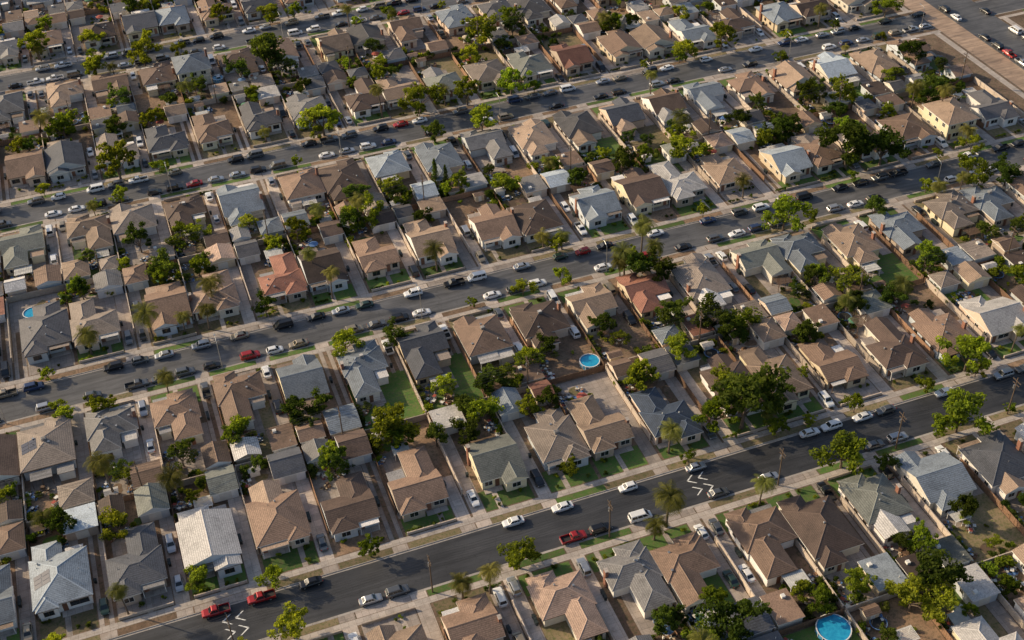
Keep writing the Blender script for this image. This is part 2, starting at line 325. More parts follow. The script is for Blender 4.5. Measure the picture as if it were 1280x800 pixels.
# ------------------------------------------------------------------ vehicles
def car_mesh(kind):
    mb=MB() # mats 0 paint 1 glass 2 rubber 3 metal 4 head 5 tail
    S={'sedan':dict(L=4.7,W=1.8,sec=[(-2.35,.62,.35,.72),(-2.2,.8,.24,.92),(-1.5,.88,.2,.98),(0,.9,.18,.96),(1.2,.9,.2,.93),(1.95,.86,.22,.84),(2.25,.74,.27,.72),(2.35,.6,.34,.6)],cab=(-1.75,-1.1,.45,1.2,.95,1.42,.8,.62)),
       'hatch':dict(L=4.1,W=1.74,sec=[(-2.05,.66,.35,.85),(-1.95,.8,.24,.97),(-1.3,.87,.2,.99),(0,.87,.18,.98),(1.0,.87,.2,.95),(1.65,.84,.22,.86),(1.95,.74,.27,.74),(2.05,.6,.34,.62)],cab=(-1.95,-1.45,.35,1.1,.97,1.5,.78,.62)),
       'suv':dict(L=4.8,W=1.9,sec=[(-2.4,.75,.42,1.0),(-2.32,.88,.3,1.1),(-1.5,.95,.27,1.12),(0,.95,.27,1.1),(1.2,.95,.27,1.07),(2.0,.92,.28,1.0),(2.3,.8,.33,.88),(2.4,.7,.4,.75)],cab=(-2.3,-1.95,.5,1.15,1.09,1.75,.86,.7)),
       'van':dict(L=5.0,W=1.95,sec=[(-2.5,.85,.4,1.05),(-2.45,.93,.28,1.1),(-1.5,.97,.25,1.12),(0,.97,.25,1.1),(1.4,.97,.25,1.05),(2.1,.93,.27,.95),(2.4,.82,.32,.85),(2.5,.7,.4,.7)],cab=(-2.45,-2.3,1.0,1.95,1.07,1.95,.9,.78)),
       'pickup':dict(L=5.5,W=1.95,sec=[(-.6,.95,.32,1.02),(0,.96,.32,1.05),(1.5,.96,.32,1.08),(2.3,.92,.32,1.02),(2.65,.85,.36,.92),(2.75,.75,.42,.8)],cab=(-.6,-.35,.75,1.45,1.03,1.72,.86,.7))}[kind]
    rings=[]
    for x,hw,zb,zt in S['sec']:
        ring=[(x,-hw*.9,zb),(x,-hw,zb+.15),(x,-hw,zt-.14),(x,-hw*.9,zt),(x,hw*.9,zt),(x,hw,zt-.14),(x,hw,zb+.15),(x,hw*.9,zb)]; rings.append(ring)
    for a,b in zip(rings,rings[1:]):
        for k in range(8): mb.face([a[k],a[(k+1)%8],b[(k+1)%8],b[k]][::-1],0)
    mb.face(rings[0],0); mb.face(rings[-1][::-1],0)
    xa,xb,xc,xd,z0,z1,wb,wt=S['cab']
    B=[(xa,-wb,z0-.05),(xd,-wb,z0-.05),(xd,wb,z0-.05),(xa,wb,z0-.05)]; T=[(xb,-wt,z1),(xc,-wt,z1),(xc,wt,z1),(xb,wt,z1)]
    T2=[(xb+.12,-wt+.12,z1+.05),(xc-.12,-wt+.12,z1+.05),(xc-.12,wt-.12,z1+.05),(xb+.12,wt-.12,z1+.05)]
    def panel(q,m0,m1,n0,n1):
        q=[Vector(p) for p in q]; nrm=(q[1]-q[0]).cross(q[3]-q[0]).normalized()*.012
        f=lambda u,v:(q[0]*(1-u)+q[1]*u)*(1-v)+(q[3]*(1-u)+q[2]*u)*v+nrm
        mb.face([f(m0,n0),f(m1,n0),f(m1,n1),f(m0,n1)],1)
    for k in range(4):
        k2=(k+1)%4; q=[B[k],B[k2],T[k2],T[k]]; mb.face(q,0); mb.face([T[k],T[k2],T2[k2],T2[k]],0)
        if k in (0,2):
            panel(q,.07,.36,.2,.9) ; panel(q,.39,.65,.2,.9); panel(q,.68,.93,.2,.9)
        else: panel(q,.07,.93,.15,.94)
    mb.face(T2,0)
    L=S['L']/2; hw=S['W']/2
    if kind=='pickup':
        mb.box(-2.75,-.95,.45,-.62,.95,.62,0); mb.box(-2.75,-.95,.62,-.62,-.86,1.03,0); mb.box(-2.75,.86,.62,-.62,.95,1.03,0); mb.box(-2.75,-.86,.62,-2.67,.86,1.03,0); mb.box(-2.66,-.855,.625,-.63,.855,.64,2)
        mb.box(-2.86,-.85,.4,-2.755,.85,.55,3)
    wr=.34 if kind in('suv','van','pickup') else .31
    for x in (-L*.6,L*.62):
        for sg in (-1,1):
            y0,y1=sorted((sg*(hw-.2),sg*(hw+.015))); mb.cyl(x,wr,y0,y1,wr,wr,14,2,'y'); y2,y3=sorted((sg*(hw+.015),sg*(hw+.03))); mb.cyl(x,wr,y2,y3,wr*.6,wr*.6,10,3,'y')
    xf=S['sec'][-2][0]; zf=S['sec'][-2][3]-.16
    for sg in (-1,1):
        mb.box(xf-.05,sg*hw*.55,zf-.06,xf+.06,sg*hw*.84,zf+.09,4)
        mb.box(-L+.02,sg*hw*.6,.72,-L-.015 if kind!='pickup' else -L+.03,sg*hw*.84,.9,5)
        mb.box(xd-.45,sg*(wb+.1),z0-.02,xd-.3,sg*(wb+.24),z0+.1,0)
    mb.box(xf+.02,-hw*.5,.42,L+.012,hw*.5,.55,2)
    return mb.mesh('car_mesh_'+kind,[PAINTS['white'],GLASS,RUB,METAL,HEADL,TAILL])
CARS={k:car_mesh(k) for k in ('sedan','hatch','suv','van','pickup')}
CARN={'sedan':'parked_car','hatch':'parked_hatchback_car','suv':'parked_suv','van':'parked_van','pickup':'pickup_truck'}
cr=random.Random(77)
def put_car(x,y,rot,kind=None,col=None,z=.014):
    kind=kind or cr.choices(['sedan','hatch','suv','van','pickup'],[5,2,4,1,1.6])[0]
    col=col or cr.choices(['white','silver','gray','black','red','blue','tan','dkgreen'],[5,5,5,5,.8,.7,1,.5])[0]
    o=add(CARN[kind],CARS[kind],(x,y,z),rot+(math.pi if cr.random()<.15 else 0)+cr.uniform(-.02,.02)); o.material_slots[0].link='OBJECT'; o.material_slots[0].material=PAINTS[col]; return o

# ------------------------------------------------------------------ small yard things
def m_bin():
    mb=MB(); b=[(-.25,-.28,.08),(.25,-.28,.08),(.25,.28,.08),(-.25,.28,.08)]; t=[(-.3,-.36,.95),(.3,-.36,.95),(.3,.36,.95),(-.3,.36,.95)]
    mb.face(b[::-1],0)
    for k in range(4): mb.face([b[k],b[(k+1)%4],t[(k+1)%4],t[k]],0)
    mb.box(-.33,-.4,.95,.33,.4,1.0,0); mb.box(-.25,-.3,1.0,.25,.3,1.04,0); mb.box(-.3,.4,.9,.3,.46,.94,0)
    mb.cyl(.13,.13,-.33,-.27,.13,.13,10,1,'y'); mb.cyl(-.13,.13,.27,.33,.13,.13,10,1,'y'); return mb.mesh('bin_mesh',[plain('bin_plastic',(.02,.03,.03),.5),RUB])
def m_shed(roofm,wallm):
    mb=MB(); mb.box(-1.3,-1,0,1.3,1,1.9,0); mb.gable(-1.3,-1,1.3,1,1.9,.4,.15,'x',1,None,2,0,.06); mb.box(-.45,-1.03,.05,.45,-1.001,1.75,2); mb.box(-.02,-1.05,.1,.02,-1.031,1.7,0); return mb.mesh('shed_mesh',[wallm,roofm,TRIM])
def m_patio(wm,n):
    mb=MB()
    for x in (-2,0,2): mb.box(x-.06,-1.6,0,x+.06,-1.48,2.3,0); mb.box(x-.06,1.48,0,x+.06,1.6,2.45,0)
    for y,z in ((-1.54,2.3),(1.54,2.45)): mb.box(-2.2,y-.07,z,2.2,y+.07,z+.14,0)
    if n: 
        for i in range(17): x=-2.2+i*.27; mb.face([(x,-1.8,2.45),(x+.14,-1.8,2.45),(x+.14,1.8,2.61),(x,1.8,2.61)],0); mb.face([(x,-1.8,2.41),(x,1.8,2.57),(x+.14,1.8,2.57),(x+.14,-1.8,2.41)],0)
    else:
        for i in range(11): x=-2.25+i*.41; mb.face([(x,-1.8,2.47),(x+.2,-1.8,2.51),(x+.2,1.8,2.67),(x,1.8,2.63)],1); mb.face([(x+.2,-1.8,2.51),(x+.41,-1.8,2.47),(x+.41,1.8,2.63),(x+.2,1.8,2.67)],1)
    return mb.mesh('patio_cover_mesh',[wm,plain('corrugated_sheet',(.5,.49,.46),.5,.25,1)])
def m_umb(c):
    mb=MB(); mb.cyl(0,0,0,2.3,.03,.03,6,1); n=8;R=1.35
    for k in range(n):
        a=2*math.pi*k/n;b=2*math.pi*(k+1)/n; mb.face([(R*math.cos(a),R*math.sin(a),1.95),(R*math.cos(b),R*math.sin(b),1.95),(0,0,2.4)],0)
    mb.cyl(0,0,.7,.74,.55,.55,14,2)
    for k in range(4):
        a=k*math.pi/2+.5; x,y=.95*math.cos(a),.95*math.sin(a); mb.box(x-.2,y-.2,.42,x+.2,y+.2,.46,2); mb.box(x-.2,y-.2,0,x-.16,y+.2,.42,2); mb.box(x+.16,y-.2,0,x+.2,y+.2,.42,2)
        xx=x+.16*math.cos(a); mb.box(xx-.03,y-.2,.46,xx+.03,y+.2,.85,2)
    return mb.mesh('umbrella_mesh',[c,METAL,TRIM])
def m_tramp():
    mb=MB(); mb.cyl(0,0,.72,.74,1.5,1.5,24,0)
    pts=[(1.62*math.cos(2*math.pi*k/24),1.62*math.sin(2*math.pi*k/24),.75) for k in range(25)]; mb.tube(pts,[.1]*25,6,1)
    for k in range(6): a=k*math.pi/3; mb.tube([(1.6*math.cos(a),1.6*math.sin(a),0),(1.6*math.cos(a),1.6*math.sin(a),2.3)],[.03,.03],5,2)
    return mb.mesh('trampoline_mesh',[RUB,CLOTH[1],METAL])
def m_pile(seed,ms):
    mb=MB(); r=random.Random(seed)
    for i in range(20):
        x=r.uniform(-1,1);y=r.uniform(-.7,.7);z=.06+.09*(i//5); a=r.uniform(-.4,.4); L=r.uniform(.4,1.1)
        mb.tube([(x-L*math.cos(a)/1.5,y-L*math.sin(a)/1.5,z),(x+L*math.cos(a)/1.5,y+L*math.sin(a)/1.5,z+r.uniform(0,.1))],[.07,.06],4,i%3)
    for i in range(7):
        x=r.uniform(-1.4,1.4);y=r.uniform(-1,1); s=r.uniform(.18,.42); h=s*r.uniform(1,2.4); mb.box(x-s,y-s*.8,.0,x+s,y+s*.8,h,i%3); mb.box(x-s*1.1,y-s*.9,h+.002,x+s*1.1,y+s*.9,h+.06,(i+1)%3)
    for i in range(3):
        x=r.uniform(-1.4,1.4);y=r.uniform(-1,1); mb.cyl(x,y,0,.55,.24,.3,10,(i+2)%3); mb.cyl(x,y,.551,.57,.26,.26,10,i%3)
    return mb.mesh('junk_mesh_%d'%seed,ms)
BIN=m_bin(); SHED=[m_shed(ROOF['ltgray'],WALL[1]),m_shed(ROOF['brown'],WALL[2])]; PATIO=[m_patio(TRIM,1),m_patio(TRIMD,1),m_patio(TRIM,0)]
UMB=[m_umb(c) for c in CLOTH]; TRAMP=m_tramp(); PILES=[m_pile(3,[WOODF,CLOTH[0],CLOTH[1]]),m_pile(4,[METAL,TRIM,CLOTH[2]]),m_pile(5,[WOODF,TRIMD,CLOTH[3]]),m_pile(6,[TRIM,CLOTH[1],RUB])]
def pool(name,x,y,r):
    mb=MB(); n=32
    for k in range(n):
        a=2*math.pi*k/n;b=2*math.pi*(k+1)/n; ca,sa,cb,sb=math.cos(a),math.sin(a),math.cos(b),math.sin(b)
        mb.face([(r*ca,r*sa,0),(r*cb,r*sb,0),(r*cb,r*sb,1.2),(r*ca,r*sa,1.2)],0)
        R=r+.08;q=r-.14; mb.face([(R*ca,R*sa,1.22),(R*cb,R*sb,1.22),(q*cb,q*sb,1.22),(q*ca,q*sa,1.22)],1)
        mb.face([(q*ca,q*sa,1.22),(q*cb,q*sb,1.22),(q*cb,q*sb,.9),(q*ca,q*sa,.9)],0)
        if k%2==0: mb.box(r*ca*1.02-.05,r*sa*1.02-.05,0,r*ca*1.02+.05,r*sa*1.02+.05,1.2,1)
    mb.face([((r-.13)*math.cos(2*math.pi*k/n),(r-.13)*math.sin(2*math.pi*k/n),1.05) for k in range(n)],2)
    for s in (-.25,.25): mb.tube([(r+.5,s,0),(r+.1,s,1.7),(r-.4,s,1.2)],[.03]*3,5,1)
    for z in (.4,.8,1.2): mb.box(r+.15,-.25,z,r+.35,.25,z+.04,1)
    add(name,mb.mesh('pool_mesh',[POOLW,TRIM,WATER]),(x,y,.13))

# ------------------------------------------------------------------ houses
def pick(rng,arr,w=None): return rng.choices(arr,w)[0]
def house(rng,rc,two=False,shape=None):
    mb=MB(); mats=[WALL[rng.randrange(len(WALL))],ROOF[rc],RIDGE[rc],TRIM if rng.random()<.6 else TRIMD,GLASS,DOORC,METAL,BRICK,SOLAR,SIDE,ROOF[rng.choice(['ltgray','graytan','white','tan','gray'])]]
    sh=shape if shape is not None else rng.choice([0,0,1,1,2,3,4,4,5,5])
    if two: sh=0
    W=rng.uniform(9.4,10.9); D=rng.uniform(9.6,12.8) if sh<4 else rng.uniform(6.8,8.0); t0=-6.75; t1=t0+W; s0=rng.uniform(4.8,7.0); s1=s0+D; z=rng.uniform(2.6,2.95); pt=rng.uniform(.32,.46)
    if two: z=5.5
    mb.box(t0,s0,-.05,t1,s1,z,0)
    gx=(sh==1) or (sh>=4 and rng.random()<.4)
    if gx: top=mb.gable(t0,s0,t1,s1,z,pt,.5,'x' if (sh>=4 or rng.random()<.6) else 'y',1,2,3,0)
    else: top=mb.hip(t0,s0,t1,s1,z,pt,.55,1,2,3)
    ww=rng.uniform(4.2,5.2); pr=rng.uniform(1.3,2.6); left=rng.random()<.5
    a0=t0+.35 if left else t1-.35-ww; zz=(2.8 if two else z)+.013
    if sh==2: pr=.9; ww=3.6; a0=t0+.35 if left else t1-.35-ww
    mb.box(a0,s0-pr,-.05,a0+ww,s0+.2,zz-.003,0)
    yb=s0+min(ww*.5+1.2,D*.42) if not two else s0-.5
    if sh in (1,3): mb.gable(a0,s0-pr,a0+ww,yb,zz,pt*.97,.45,'y',1,2,3,0)
    else: mb.hip(a0,s0-pr,a0+ww,yb,zz,pt*.97,.45,1,2,3)
    mb.win_y(a0+ww/2-.9,a0+ww/2+.9,1.0,2.2,s0-pr,-1,3,4)
    p0,p1=(a0+ww+.6,t1-.3) if left else (t0+.3,a0-.6)
    if p1-p0>2.2:
        mb.box(p0+.2,s0,.12,p0+1.15,s0-.06,2.2,5); mb.win_y(p0+1.8,max(p0+2.6,p1-.3),1.0,2.15,s0,-1,3,4)
        mb.box(p0-.2,s0-1.5,-.05,p1+.1,s0-.07,.14,9)
        if rng.random()<.5 and not two:
            mb.box(p0-.1,s0-1.75,z-.16,p1+.1,s0-.57,z-.04,3,10)
            for x in (p0,p1-.1): mb.box(x,s0-1.65,.14,x+.12,s0-1.53,z-.165,3)
    for y in (s0+1.6,s0+5,s0+8.3):
        if y+1.2<s1: mb.win_x(y,y+1.1,1.2,2.1,t1,1,3,4); mb.win_x(y,y+1.1,1.2,2.1,t0,-1,3,4)
        if two and y+1.2<s1: mb.win_x(y,y+1.1,3.8,4.9,t1,1,3,4); mb.win_x(y,y+1.1,3.8,4.9,t0,-1,3,4)
    if two:
        for x in (t0+1,t0+4.2,t0+7.2): mb.win_y(x,x+1.5,3.8,4.9,s0,-1,3,4); mb.win_y(x,x+1.5,3.8,4.9,s1,1,3,4)
    rear=rng.random(); sb=s1
    b0=t0+.4+rng.uniform(0,1.2) ; bw=rng.uniform(4.5,6.0); bd=rng.uniform(2.5,5.5); zr=2.55
    flat=rng.random()<.4
    if sh>=4:
        rear=.1; bd=rng.uniform(5,8); bw=rng.uniform(5.2,6.0); b0=t0+.35 if rng.random()<.6 else t1-.35-bw; zr=z-.02
        flat=(sh==5)
    if flat and not two:
        cw=min(3.2,W-bw-1.6)
        c0=t1-.4-cw if b0<t0+2 else t0+.4; cd=rng.uniform(1.6,3.4)
        if cw>1.5: mb.box(c0,s1-.2,-.05,c0+cw,s1+cd,2.4,0); mb.box(c0-.2,s1+.58,2.4,c0+cw+.2,s1+cd+.3,2.53,3,10)
    if rear<.55:
        mb.box(b0,s1-.2,-.05,b0+bw,s1+bd,zr,0); rr=1 if (rng.random()<.75 or sh>=4) else 10; sb=s1+bd
        yy=s1-min(bw*.5+1,D*.42)
        if two: yy=s1+.6
        if rng.random()<.6: mb.hip(b0,yy,b0+bw,s1+bd,zr+.01,pt*.95,.4,rr,2 if rr==1 else None,3)
        else: mb.gable(b0,yy,b0+bw,s1+bd,zr+.01,pt*.95,.4,'y',rr,2 if rr==1 else None,3,0)
        mb.win_y(b0+.8,b0+2.2,1.1,2.1,s1+bd,1,3,4); mb.box(b0+3,s1+bd,.05,b0+3.9,s1+bd+.06,2.1,5)
    elif rear<.8:
        mb.face([(b0,s1+.6,z-.1),(b0+bw,s1+.6,z-.1),(b0+bw,s1+3.2,z-.45),(b0,s1+3.2,z-.45)],10); mb.face([(b0,s1+3.2,z-.52),(b0+bw,s1+3.2,z-.52),(b0+bw,s1+.6,z-.17),(b0,s1+.6,z-.17)],3)
        mb.face([(b0,s1+3.2,z-.45),(b0+bw,s1+3.2,z-.45),(b0+bw,s1+3.2,z-.52),(b0,s1+3.2,z-.52)],3)
        for x in (b0+.1,b0+bw/2,b0+bw-.22): mb.box(x,s1+3,0,x+.12,s1+3.12,z-.53,3)
        mb.box(b0+.5,s1,.05,b0+1.4,s1+.06,2.1,5); mb.win_y(b0+2,b0+3.8,1.,2.1,s1,1,3,4); sb=s1+3.3
    else: mb.win_y(t0+1,t0+2.6,1.1,2.1,s1,1,3,4); mb.box(t0+4,s1,.05,t0+4.9,s1+.06,2.1,5)
    def rz(x,y):
        e=.55; dd=min(x-t0+e,t1+e-x,y-s0+e,s1+e-y); return z+.2+dd*pt
    for _ in range(rng.randint(3,7)):
        x=rng.uniform(t0+1,t1-1);y=rng.uniform(s0+1.2,s1-1); h=rz(x,y)
        k=rng.random()
        if gx: continue
        if k<.55: mb.cyl(x,y,h-.15,h+.4,.07,.07,6,6)
        elif k<.85: mb.box(x-.2,y-.2,h-.15,x+.2,y+.2,h+.22,6); mb.box(x-.24,y-.24,h+.221,x+.24,y+.24,h+.26,6)
        else: mb.cyl(x,y,h-.1,h+.35,.16,.16,8,6); mb.cyl(x,y,h+.351,h+.55,.24,.1,8,6)
    if rng.random()<.3:
        x=t1-.1 if rng.random()<.5 else t0-.5; y=rng.uniform(s0+2,s1-3); mb.box(x,y,0,x+.65,y+1.0,top+.25,7); mb.box(x-.06,y-.06,top+.251,x+.71,y+1.06,top+.36,9)
    if rng.random()<.15:
        x,y=(t0+t1)/2,(s0+s1)/2
        if not gx: mb.box(x-.5,y-.45,top-.35,x+.5,y+.45,top+.45,6); mb.box(x-.42,y-.37,top+.451,x+.42,y+.37,top+.5,10)
    if rng.random()<.06 and not gx and sh<4:
        nrm=.06
        for i in range(3):
            for j in range(2):
                xa=t0+.2+j*1.75; xb=xa+1.65; ya=s0+D*.5-1.8+i*1.15; yb2=ya+1.05
                f=lambda X:(z+.2+(X-t0+.55)*pt+nrm)
                mb.face([(xa,ya,f(xa)),(xb,ya,f(xb)),(xb,yb2,f(xb)),(xa,yb2,f(xa))],8)
                mb.face([(xa,ya,f(xa)-.04),(xa,yb2,f(xa)-.04),(xb,yb2,f(xb)-.04),(xb,ya,f(xb)-.04)],6)
    return mb,mats,(t0,t1,s0,s1,sb,pr)
def garage(rng,rc,w,d,kind):
    mb=MB(); wl=WALL[rng.randrange(len(WALL))]; mats=[wl,ROOF[rc],RIDGE[rc],TRIM,GLASS,GARD]
    z=rng.uniform(2.4,2.7); mb.box(0,0,-.05,w,d,z,0); pt=rng.uniform(.28,.42)
    if kind==0: mb.gable(0,0,w,d,z,pt,.35,'y',1,2,3,0)
    elif kind==1: mb.hip(0,0,w,d,z,pt,.4,1,2,3)
    elif kind==2: mb.gable(0,0,w,d,z,pt,.35,'x',1,2,3,0)
    else: mb.box(-.3,-.3,z,w+.3,d+.3,z+.16,3,1); mb.box(1,1,z+.161,1.8,1.8,z+.7,3); mb.cyl(w-1,d-1.2,z+.161,z+.6,.08,.08,6,3)
    mb.box(w/2-1.3,-.05,.02,w/2+1.3,-.001,2.15,5)
    for i in range(1,4): mb.box(w/2-1.3,-.065,.02+i*.53,w/2+1.3,-.051,.05+i*.53,3)
    mb.win_x(d*.4,d*.4+.9,1.2,2.0,0,-1,3,4)
    return mb,mats
def fence(L,kind,h):
    mb=MB()
    if kind==0: # block wall
        mb.box(-.08,0,-.05,.08,L,h-.06,0); mb.box(-.11,0,h-.058,.11,L,h,0)
        n=max(1,int(L/4.5))
        for i in range(n+1): y=i*(L-.3)/n; mb.box(-.16,y,-.05,.16,y+.3,h+.06,0)
        return mb.mesh('block_wall_mesh',[BLOCKW])
    n=int(L/.6)
    for i in range(n): y=i*L/n; mb.box(-.015+.012*(i%2),y+.02,.05,.015+.012*(i%2),y+L/n-.02,h-.02*((i*7)%3),0)
    for i in range(int(L/2.4)+1): y=min(L-.1,i*2.4); mb.box(.03,y,-.05,.12,y+.09,h-.1,0)
    mb.box(.03,0,.4,.06,L,.5,0); mb.box(.03,0,h-.45,.06,L,h-.35,0)
    return mb.mesh('wood_fence_mesh',[WOODF])
FEN={(k,L):fence(L,k,1.8) for k in (0,1) for L in (24.5,14.4,3.2)}
LOWF=fence(14.0,0,.7)

def sheet(name,polys,z,mat,sx=1,loc=(0,0,0),rot=0):
    mb=MB()
    for (x0,y0,x1,y1) in polys: mb.face([(x0,y0,z),(x1,y0,z),(x1,y1,z),(x0,y1,z)],0)
    return add(name,mb.mesh(name+'_mesh',[mat],sx),loc,rot)
def patch(name,rng,cx,cy,rx,ry,z,mat,sx,loc,rot):
    mb=MB(); n=11; mb.face([(cx+rx*rng.uniform(.65,1)*math.cos(2*math.pi*i/n),cy+ry*rng.uniform(.65,1)*math.sin(2*math.pi*i/n),z) for i in range(n)],0)
    return add(name,mb.mesh(name+'_mesh',[mat],sx),loc,rot)

P=14.65; X0=-33.0
STREETS=[80.2,161.5,242.8,324.1,405.4,486.7]
rowcol={
 'A+':(-1,['bluegray','ltblue','slate','ltgray','brown','dkbrown','brown','green','graytan','tan','navy','dkbrown','tan','brown','dkbrown','brown','ltgray']),
 'B-':(-1,['brown','graytan','gray','brown','brown','bluegray','bluegray','slate','brown','dkbrown','tan','red','graytan','green','bluegray','tan','bluegray','graytan','bluegray']),
 'B+':(-1,['gray','char','graytan','brown','pinktan','red','dkbrown','brown','tan','brown','dkbrown','ltblue','dkbrown','ltgray','tan','ltblue','brown','dkbrown','brown','tan']),
 'C-':(-1,['gray','green','tan','graytan','dkbrown','bluegray','brown','dkbrown','ltblue','bluegray','gray','tan','char','slate','brown','bluegray','brown','tan','ltblue','tan','brown']),
 'C+':(-1,['brown','brown','slate','graytan','slate','brown','char','gray','dkbrown','tan','green','graytan','green','red','brown','tan']),
 'D-':(-1,['gray','gray','tan','brown','dkbrown','bluegray','dkbrown','brown','tan','char','brown','bluegray']),
 'S-':(4,['tan','brown','pinktan','gray','brown','brown','dkbrown','green','bluegray','slate'])}
RCW=(['brown','tan','dkbrown','graytan','gray','ltgray','bluegray','ltblue','slate','green','red','pinktan','char','white'],[6,2.2,6,3,4,2,3,1.5,3,1.2,1.0,1.2,4.5,.6])
ROWS=[('S2',89.2,1),('S-',152.5,-1),('A+',170.5,1),('B-',233.8,-1),('B+',251.8,1),('C-',315.1,-1),('C+',333.1,1),('D-',396.4,-1),('D+',414.4,1),('E-',477.7,-1),('E+',495.7,1)]
nh=0
def lot(row,k,X,Yf,sg,seed):
    global nh
    rng=random.Random(seed); rot=0 if sg>0 else math.pi; sx=1 if rng.random()<.8 else -1
    if sg<0: sx=-sx
    base=(X,Yf,.13)
    st,lst=rowcol.get(row,(0,[])); i=k-st
    rc=lst[i] if 0<=i<len(lst) else pick(rng,*RCW)
    two=(row=='D-' and k==4) or (row=='B+' and k==18)
    clear=(row=='S2' and k in(9,)) or (row=='B+' and k==0) or (row in('B-','A+') and k==8)
    w2=lambda t,s:(X+(t if sg>0 else -t)*1.0, Yf+sg*s)
    wt=lambda t,s:w2(t*sx,s)
    mb,mats,(t0,t1,s0,s1,sb,pr)=house(rng,rc,two)
    add('house',mb.mesh('house_mesh',mats,sx),base,rot); nh+=1
    g=rng.random(); gy=max(sb+1.2,rng.uniform(23.4,25.0)) if sb<24.5 else 24.8; gy=min(gy,25.4); grc=rc if rng.random()<.5 else pick(rng,*RCW)
    hasg=g<.8 and not clear; gw=rng.uniform(5,6.6); gd=30.9-gy
    if hasg:
        gm,gmats=garage(rng,grc,gw,gd,rng.choice([0,1,2,2,3,3]))
        for j,v in enumerate(gm.v): gm.v[j]=(v[0]+6.7-gw,v[1]+gy,v[2])
        add('garage',gm.mesh('garage_mesh',gmats,sx),base,rot)
    backunit=rng.random()<.33 and hasg
    if backunit:
        gm,gmats=garage(rng,pick(rng,*RCW),rng.uniform(4,5.4),5.0,rng.choice([0,1,2,3]))
        for j,v in enumerate(gm.v): gm.v[j]=(v[0]-6.7,v[1]+25.8,v[2])
        add('guest_house',gm.mesh('guest_house_mesh',gmats,sx),base,rot)
    dl=gy if hasg else s1
    sheet('driveway',[(4.15,-1.6,7.05,dl)] if rng.random()<.8 else [(4.15,-1.6,5.1,dl),(6.1,-1.6,7.05,dl)],.016,CONC,sx,base,rot)
    fl=pick(rng,[LAWN,DRY,DIRT,CONC2],[4,3,2,2.6])
    if row=='A+' and 5<=k<=10: fl=LAWN
    if row=='S-' and k in (6,7,8,9): fl=LAWN
    pth=rng.uniform(-2.5,1)
    sheet('front_lawn',[(-6.9,.25,pth,s0-.3),(pth+1.2,.25,3.95,s0-.3)],.008,fl,sx,base,rot)
    sheet('garden_path',[(pth+.05,.02,pth+1.15,s0)],.012,CONC,sx,base,rot)
    bk=pick(rng,[LAWN,DRY,YARDB,CONC2,DIRT],[1.1,2.8,3.2,1.8,3.0])
    sheet('back_yard',[(-7.1,s1-.5,4.0 if hasg else 7.1,31.3)],.004,bk,sx,base,rot)
    if rng.random()<.75: sheet('patio',[(-6,s1-.2,rng.uniform(0,3.5),sb+rng.uniform(1.5,4))],.009,CONC2,sx,base,rot)
    for q in range(rng.randint(1,3)):
        patch('planting_bed',rng,rng.uniform(-4.5,1),rng.uniform(min(sb+3,26),29),rng.uniform(1.2,2.6),rng.uniform(1,2.2),.013+.004*q,rng.choice([LAWN,DRY,DIRT,YARDB,DRY]),sx,base,rot)
    sheet('side_path',[(-7.15,s0,-6.4,s1)],.006,CONC2,sx,base,rot)
    pk=pick(rng,[LAWN,DRY,DIRT,CONC2],[3.2,2.6,2.2,1.8])
    sheet('parkway_strip',[(-7.2,-3.3,3.9,-1.72)],.008,pk,sx,base,rot)
    sheet('driveway_apron',[(4.0,-3.32,7.2,-1.7)],.012,CONC,sx,base,rot)
    fk=0 if rng.random()<.6 else 1
    x,y=w2(7.32,6.5); add('block_wall' if fk==0 else 'wooden_fence',FEN[(fk,24.5)],(x,y,.13),rot)
    if sg>0:
        fk=rng.randrange(2); x,y=X+7.2,Yf+31.62; add('block_wall' if fk==0 else 'wooden_fence',FEN[(fk,14.4)],(x,y,.13),math.pi/2)
    if rng.random()<.4:
        o=add('front_garden_wall',LOWF,(X+7.0,Yf+sg*.35,.13),math.pi/2); o.scale=(1,.76 ,1)
        o.location.x = X+(3.9 if (sx*sg)>0 else 7.0)
    def bush(t,s,sc=None):
        x,y=wt(t,s); add('shrub',BUSH[rng.randrange(5)],(x,y,.13),rng.uniform(0,6.28),(sc or 1)*rng.uniform(.75,1.25))
    for _ in range(rng.randint(3,6)): bush(rng.uniform(-6.4,3.2),s0-.8-pr if rng.random()<.6 else rng.uniform(.8,1.8),.6)
    for _ in range(rng.randint(5,11)):
        u=rng.random()
        if u<.4: bush(-6.6,rng.uniform(min(sb+1,24),30),rng.uniform(.8,1.5))
        elif u<.65 or backunit: bush(rng.uniform(-6,3),rng.uniform(min(sb+1.5,24),24.8),rng.uniform(.6,1.2))
        elif not clear: bush(rng.uniform(-6,0.5 if hasg else 6),30.5-rng.random()*1.2,rng.uniform(.9,1.8))
    def tsc(a,b):
        s=rng.uniform(a,b); return (s*rng.uniform(.85,1.15),s*rng.uniform(.85,1.15),s*rng.uniform(.85,1.25))
    if not clear:
        for _ in range(rng.choice([0,1,1,2,2,3])):
            if backunit: x,y=wt(rng.uniform(-5.5,0),rng.uniform(max(21.5,sb+.5),max(24,sb+1)))
            else: x,y=wt(rng.uniform(-6,.3),rng.uniform(min(sb+2.5,27),30))
            add('tree',(TREES+TREESD+TREESD)[rng.randrange(17)],(x,y,.13),rng.uniform(0,6.28),tsc(.36,.9))
    if rng.random()<.3:
        x,y=wt(rng.uniform(-6,-2),rng.uniform(1.0,2.2)); add('palm_tree',PALMS[rng.randrange(3)],(x,y,.13),rng.uniform(0,6.28),rng.uniform(.55,1.0))
